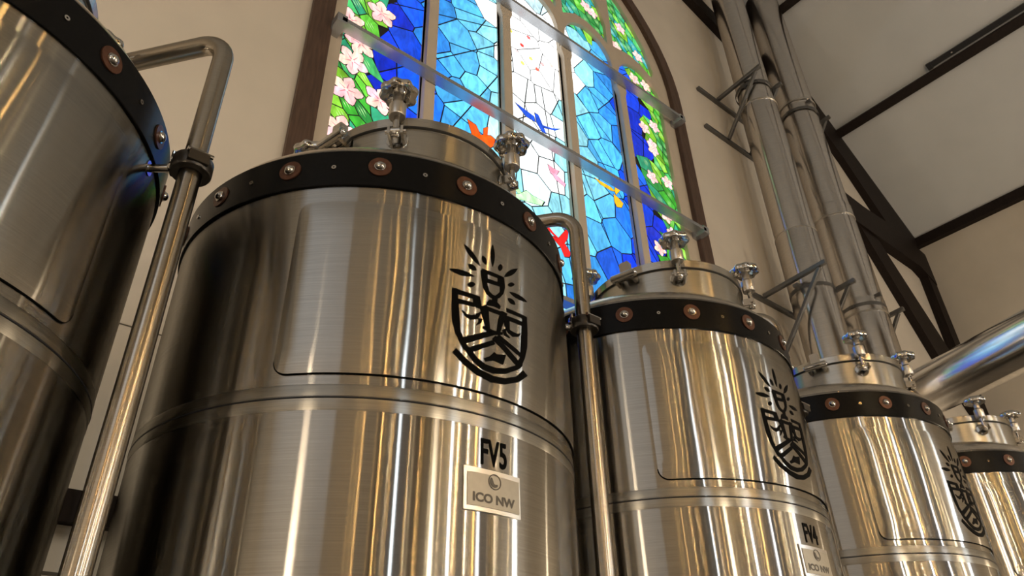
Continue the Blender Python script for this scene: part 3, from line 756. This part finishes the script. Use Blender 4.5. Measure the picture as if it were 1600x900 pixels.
# ------------------------------------------------------------------ vent pipes in the gaps between tanks
def vent_pipe(k, label):
    c = Vector((CT[k][0], CT[k][1], 0)); a = TH(-28.5); rho = 1.16*R
    P = c+Vector((rho*math.cos(a), rho*math.sin(a), 0)); r = .0277; zt = Z(2.855)
    t = thing('vent_pipe', label, 'pipe', tuple(P), group='bent steel vent pipes clamped beside the tanks')
    T = c+Vector((.60*R, -.02*R, 0))-P
    d = T.normalized()
    A, B = Vector((0, 0, zt)), Vector((T.x, T.y, zt))
    pts = [Vector((0, 0, .0)), Vector((0, 0, 1.0)), Vector((0, 0, 2.2))] + bend((0, 0, 0), A, B, .085, 10) + bend(A, B, B-Vector((0, 0, .4)), .085, 8) + [B-Vector((0, 0, zt-Z(2.47)))]
    bm = NB(); tube(bm, pts, r, 24, uv=True); obj('tube', bm, PIPE, t)
    zc = Z(2.062)
    bm = NB(); lathe(bm, [(r+.001, zc-.022), (r+.020, zc-.022), (r+.0225, zc-.018), (r+.0225, zc+.018), (r+.020, zc+.022), (r+.001, zc+.022)], 32)
    box(bm, (.0, -.045, zc), (.05, .022, .03)); cl = obj('pipe_clamp', bm, BLACKC, t); cl['label'] = 'black split clamp'
    bm = NB(); cyl(bm, (-.03, -.048, zc+.018), (.034, -.048, zc+.018), .006, 10); dome(bm, (-.012, -.03, zc+.022), (0, 0, 1), .009, .012); obj('clamp_screw', bm, CHROME, cl)
    # strut from the clamp to a welded lug on the tank
    inward = Vector((-math.cos(a), -math.sin(a), 0)); side = Vector((-inward.y, inward.x, 0))
    gap = rho-R
    bm = NB(); cyl(bm, inward*(r+.015)+Vector((0, 0, zc-.008)), inward*(gap+.004)+Vector((0, 0, zc-.014)), .0105, 14)
    lathe(bm, [(.0, 0), (.02, 0), (.02, .004), (0, .004)], 16); 
    for v in bm.verts[-64:]:
        x, y, z = v.co; v.co = inward*(gap-z+.002)+side*x+Vector((0, 0, zc-.014+y))
    cyl(bm, inward*.045+side*.016+Vector((0, 0, zc-.012)), inward*.045-side*.016+Vector((0, 0, zc-.012)), .009, 12)
    st = obj('clamp_strut', bm, CHROME, t)
    bm = NB(); q = inward*.046
    dome(bm, q+Vector((0, 0, zc+.002)), (0, 0, 1), .012, .014)
    for s in (-1, 1): tube(bm, [q+Vector((0, 0, zc+.008)), q+side*.010*s+Vector((0, 0, zc+.022)), q+side*.018*s+Vector((0, 0, zc+.036))], [.006, .007, .004], 10)
    obj('wing_nut', bm, CHROME, st)
    return t
vent_pipe(0, 'tall bent steel pipe at far left, standing before bare wall')
vent_pipe(1, 'bent steel pipe crossing the stained glass, between tanks FV5 and FV4')
vent_pipe(2, 'bent steel pipe right of tank FV4, crossing the wall bracket')
vent_pipe(3, 'mostly hidden bent steel pipe under the sloping duct, right of its tank')

# ------------------------------------------------------------------ ducts and their wall brackets
def seam_z(x, y, cx, cy_, r):
    d = ray(x, y); D = math.hypot(cx, cy_)-r; return 1.5+D*d[2]/math.hypot(d[0], d[1])
D1 = (6.01, 2.73); r1 = .205
az = TH(68.9); D2 = (7.17, 7.17/math.tan(az)); r2 = .23
t = thing('exhaust_duct', 'tall vertical galvanised duct nearest the window', 'duct', (D1[0], D1[1], 0), group='galvanised exhaust ducts')
s1, s2 = seam_z(1183, 153, *D1, r1), seam_z(1232, 357, *D1, r1)
def sec(t, zs, rs, m=DUCT):
    for (za, zb), r in zip(zip(zs, zs[1:]), rs):
        bm = NB(); lathe(bm, [(r-.004, za), (r, za), (r, za+.01), (r, (za+zb)/2), (r, zb-.012), (r-.004, zb)], 64, uv=True); obj('duct_section', bm, m, t)
def jring(t, z, r):
    bm = NB(); lathe(bm, [(r-.002, z-.012), (r+.004, z-.009), (r+.004, z-.002), (r+.001, z), (r+.004, z+.002), (r+.004, z+.009), (r-.002, z+.012)], 64); obj('joint_band', bm, SATIN, t)
ztop1 = roof_z(D1[0])-.24
sec(t, [0, 3.2, s2, s1, ztop1], [r1+.002, r1+.002, r1-.004, r1-.016])
for z in (s2, s1): jring(t, z, r1-.002)
t2 = thing('exhaust_duct', 'galvanised duct with a vertical run, elbow and long sloping run at far right', 'duct', (D2[0], D2[1], 0), group='galvanised exhaust ducts')
dv = ray(-215, 1482); dd = Vector(dv)
def across(x, y):
    v = ray(x, y); v = v-dv*(v@dv); return v/np.linalg.norm(v)
qa, qb = across(1510, 532), across(1535, 615)
half = math.acos(float(qa@qb))/2; qm = (qa+qb)/np.linalg.norm(qa+qb)
base = Vector(qm)*(r2/math.sin(half))+Vector((0, 0, 1.5))
tm_ = (D2[1]-base.y)/dd.y; J = base+dd*tm_; D2 = (J.x, J.y); t2.location = (J.x, J.y, 0)
zs = [seam_z(*p, *D2, r2) for p in ((1350, 485), (1344, 463), (1309, 331), (1300, 313), (1240, 156))]
ztop2 = roof_z(D2[0])-.26
sec(t2, [J.z+.42]+zs+[ztop2], [r2, r2+.004, r2, r2+.003, r2-.008, r2-.012])
for z in (zs[0], zs[2], zs[4]): jring(t2, z, r2+.001)
loc = Vector((D2[0], D2[1], 0))
E1 = base+dd*(-2.6)
pts = [J+Vector((0, 0, .42))]+bend(J+Vector((0, 0, 2)), J, E1, .30, 10)
bm = NB(); tube(bm, [p-loc for p in pts], r2, 48, caps=False, uv=True); obj('duct_elbow', bm, DUCTS, t2)
a_, b_ = pts[-1], E1
low = Vector((E1.x, E1.y, roof_z(E1.x)-.25)); p2 = bend(J, E1, low, .35, 10)
mid = a_+(p2[0]-a_)*.55
bm = NB(); tube(bm, [p-loc for p in (a_, a_+(mid-a_)*.5, mid)], r2, 64, caps=False, uv=True); obj('duct_section', bm, DUCTS, t2)
bm = NB(); tube(bm, [p-loc for p in (mid, mid+(p2[0]-mid)*.5, p2[0])], r2+.004, 64, caps=False, uv=True); obj('duct_section', bm, DUCTS, t2)
bm = NB(); tube(bm, [p-loc for p in p2+[(p2[-1]+low)/2, low]], r2, 48, caps=False, uv=True); obj('duct_section', bm, DUCTS, t2)
bm = NB(); 
def bracket(label, ducts, z_arm, z_low, xl, xr, xa, xb, tip, rdia, tips_hi=.04):
    """xl..xr rail ends, xa/xb arms, on the gable wall"""
    t = thing('duct_bracket', label, 'bracket', ((xl+xr)/2, YW, z_low), group='triangular steel duct brackets')
    o = Vector(((xl+xr)/2, YW, z_low))
    def part(name, a, b, w=.042, h=.042):
        bm = NB(); beam(bm, Vector(a)-o, Vector(b)-o, w, h); bmesh.ops.bevel(bm, geom=bm.edges[:], offset=.003, segments=1, affect='EDGES'); obj(name, bm, BRACKET, t)
    zr = z_arm-.06
    part('rail', (xl, YW-.021, zr), (xr, YW-.021, zr)); part('rail', (xl-.02, YW-.021, z_low), (xr-.02, YW-.021, z_low))
    for x in (xa, xb):
        part('arm', (x, YW-.03, z_arm-.02), (x, tip, z_arm+.02)); part('brace', (x, YW-.045, z_low), (x, tip+.07, z_arm-.01), .036, .036)
    bm = NB(); lathe(bm, [(rdia+.001, -.02), (rdia+.006, -.02), (rdia+.006, .02), (rdia+.001, .02)], 48, c=(ducts[0]-o.x, ducts[1]-o.y))
    for v in bm.verts: v.co.z += z_arm-.07-o.z
    for s in (-1, 1): 
        x = (xa if s < 0 else xb)-o.x; x2 = ducts[0]-o.x+s*(rdia+.003)
        box(bm, ((x+x2)/2, ducts[1]-o.y, z_arm-.07-o.z), (abs(x-x2)+.03, .05, .03))
    obj('duct_strap', bm, BRACKET, t)
bracket('upper steel bracket on the duct nearest the window', D1, 8.0, 7.33, 5.42, 6.55, 5.787, 6.20, 2.47, r1)
bracket('lower steel bracket on the duct nearest the window, blue lit', D1, 5.24, 4.50, 5.42, 6.55, 5.730, 6.24, 2.40, r1)
bracket('upper steel bracket on the duct farther from the window', D2, 8.30, 7.62, 6.70, 7.80, 7.02, 7.46, 2.52, r2)
bracket('lower steel bracket on the duct farther from the window', D2, 5.44, 4.72, 6.70, 7.85, 7.04, 7.52, 2.50, r2)

# track rail beside the ceiling beam
xt = 8.862; t = thing('light_track', 'black lighting track beside the middle ceiling beam', 'track', (xt, 1.5, roof_z(xt)))
M = Matrix.Rotation(ang, 3, 'Y')
bm = NB(); box(bm, (0, -3.0, -.035), (.075, 6.1, .06), M); obj('rail', bm, TRACK, t)
bm = NB(); box(bm, (0, .05, -.04), (.095, .06, .075), M); obj('end_cap', bm, TRACK, t)
bm = NB(); dome(bm, (-.02, -.25, -.06), (0, 0, -1), .014, .01); obj('screw', bm, SATIN, t)

# ------------------------------------------------------------------ light: lamps and far windows of the hall, plus added fill lights
def point(x, y, z, watt, col, rad=.06):
    l = bpy.data.lights.new('hall_lamp_or_fill', 'POINT'); l.energy = watt; l.color = col; l.shadow_soft_size = rad
    o = bpy.data.objects.new('hall_lamp_or_fill', l); C.objects.link(o); o.location = (x, y, z); return o
def area(loc, rot, sx, sz, watt, col):
    l = bpy.data.lights.new('hall_window_light', 'AREA'); l.shape = 'RECTANGLE'; l.size = sx; l.size_y = sz; l.energy = watt; l.color = col
    o = bpy.data.objects.new('hall_window_light', l); C.objects.link(o); o.location = loc; o.rotation_euler = rot; return o
WARM = (1.0, .745, .42); GOLD = (1, .57, .18)
lr = random.Random(5)
for i in range(40):                   # pendant lamps over the hall
    x = -3.6+13.8*i/39+lr.uniform(-.2, .2); y = lr.choice((-3.4, -4.8, -6.4, -8.2, -9.8)); z = lr.uniform(3.6, 5.2)
    point(x, y, z, lr.choice((4, 10, 32)), lr.choice((GOLD, GOLD, WARM, (1, .84, .62))), lr.choice((.03, .04, .06)))
for i in range(26):                   # festoon string down the hall
    s = i/25; point(1.2+3.2*s, -1.6-7.0*s, 5.6-1.2*math.sin(PI*s), 3, (1, .58, .18), .03)
for x, y, z, e_ in ((-3.2, -1.2, 1.9, 75), (1.4, -4.2, 1.5, 190), (6.6, -3.4, 1.5, 230), (9.4, -1.0, 1.8, 140)):     # low fill lights added out of view to brighten the walls
    point(x, y, z, e_, (1, .80, .55), .12)
for x, w, c, pw in ((-1.9, .25, (.82, .92, 1), 75), (4.2, .22, (.85, .95, 1), 95), (8.0, .3, (.95, .97, 1), 80)):
    area((x, YB+.05, 3.6), (PI/2, 0, 0), w, 3.4, pw, c)
area((XR-.05, -6.5, 3.6), (PI/2, 0, PI/2), .4, 3.2, 95, (.85, .95, 1))
area((XL+.08, -2.2, 5.6), (PI/2, 0, -PI/2), 4.2, 2.6, 26, (.70, .85, 1))
point(-1.5, 2.74, 2.5, 170, (1, .88, .70), .1)  # unseen fill light, added to lift the wall between the first two tanks
w = bpy.data.worlds.new('world'); bpy.context.scene.world = w; w.use_nodes = True
w.node_tree.nodes['Background'].inputs[0].default_value = (.6, .75, 1, 1); w.node_tree.nodes['Background'].inputs[1].default_value = .3
sc = bpy.context.scene
vs = sc.view_settings; vs.view_transform = 'Standard'; vs.look = 'None'; vs.exposure = 0; vs.gamma = 1; vs.use_curve_mapping = False
sc.cycles.sample_clamp_indirect = 6
sc.cycles.use_denoising = True; sc.cycles.denoising_input_passes = 'RGB_ALBEDO'
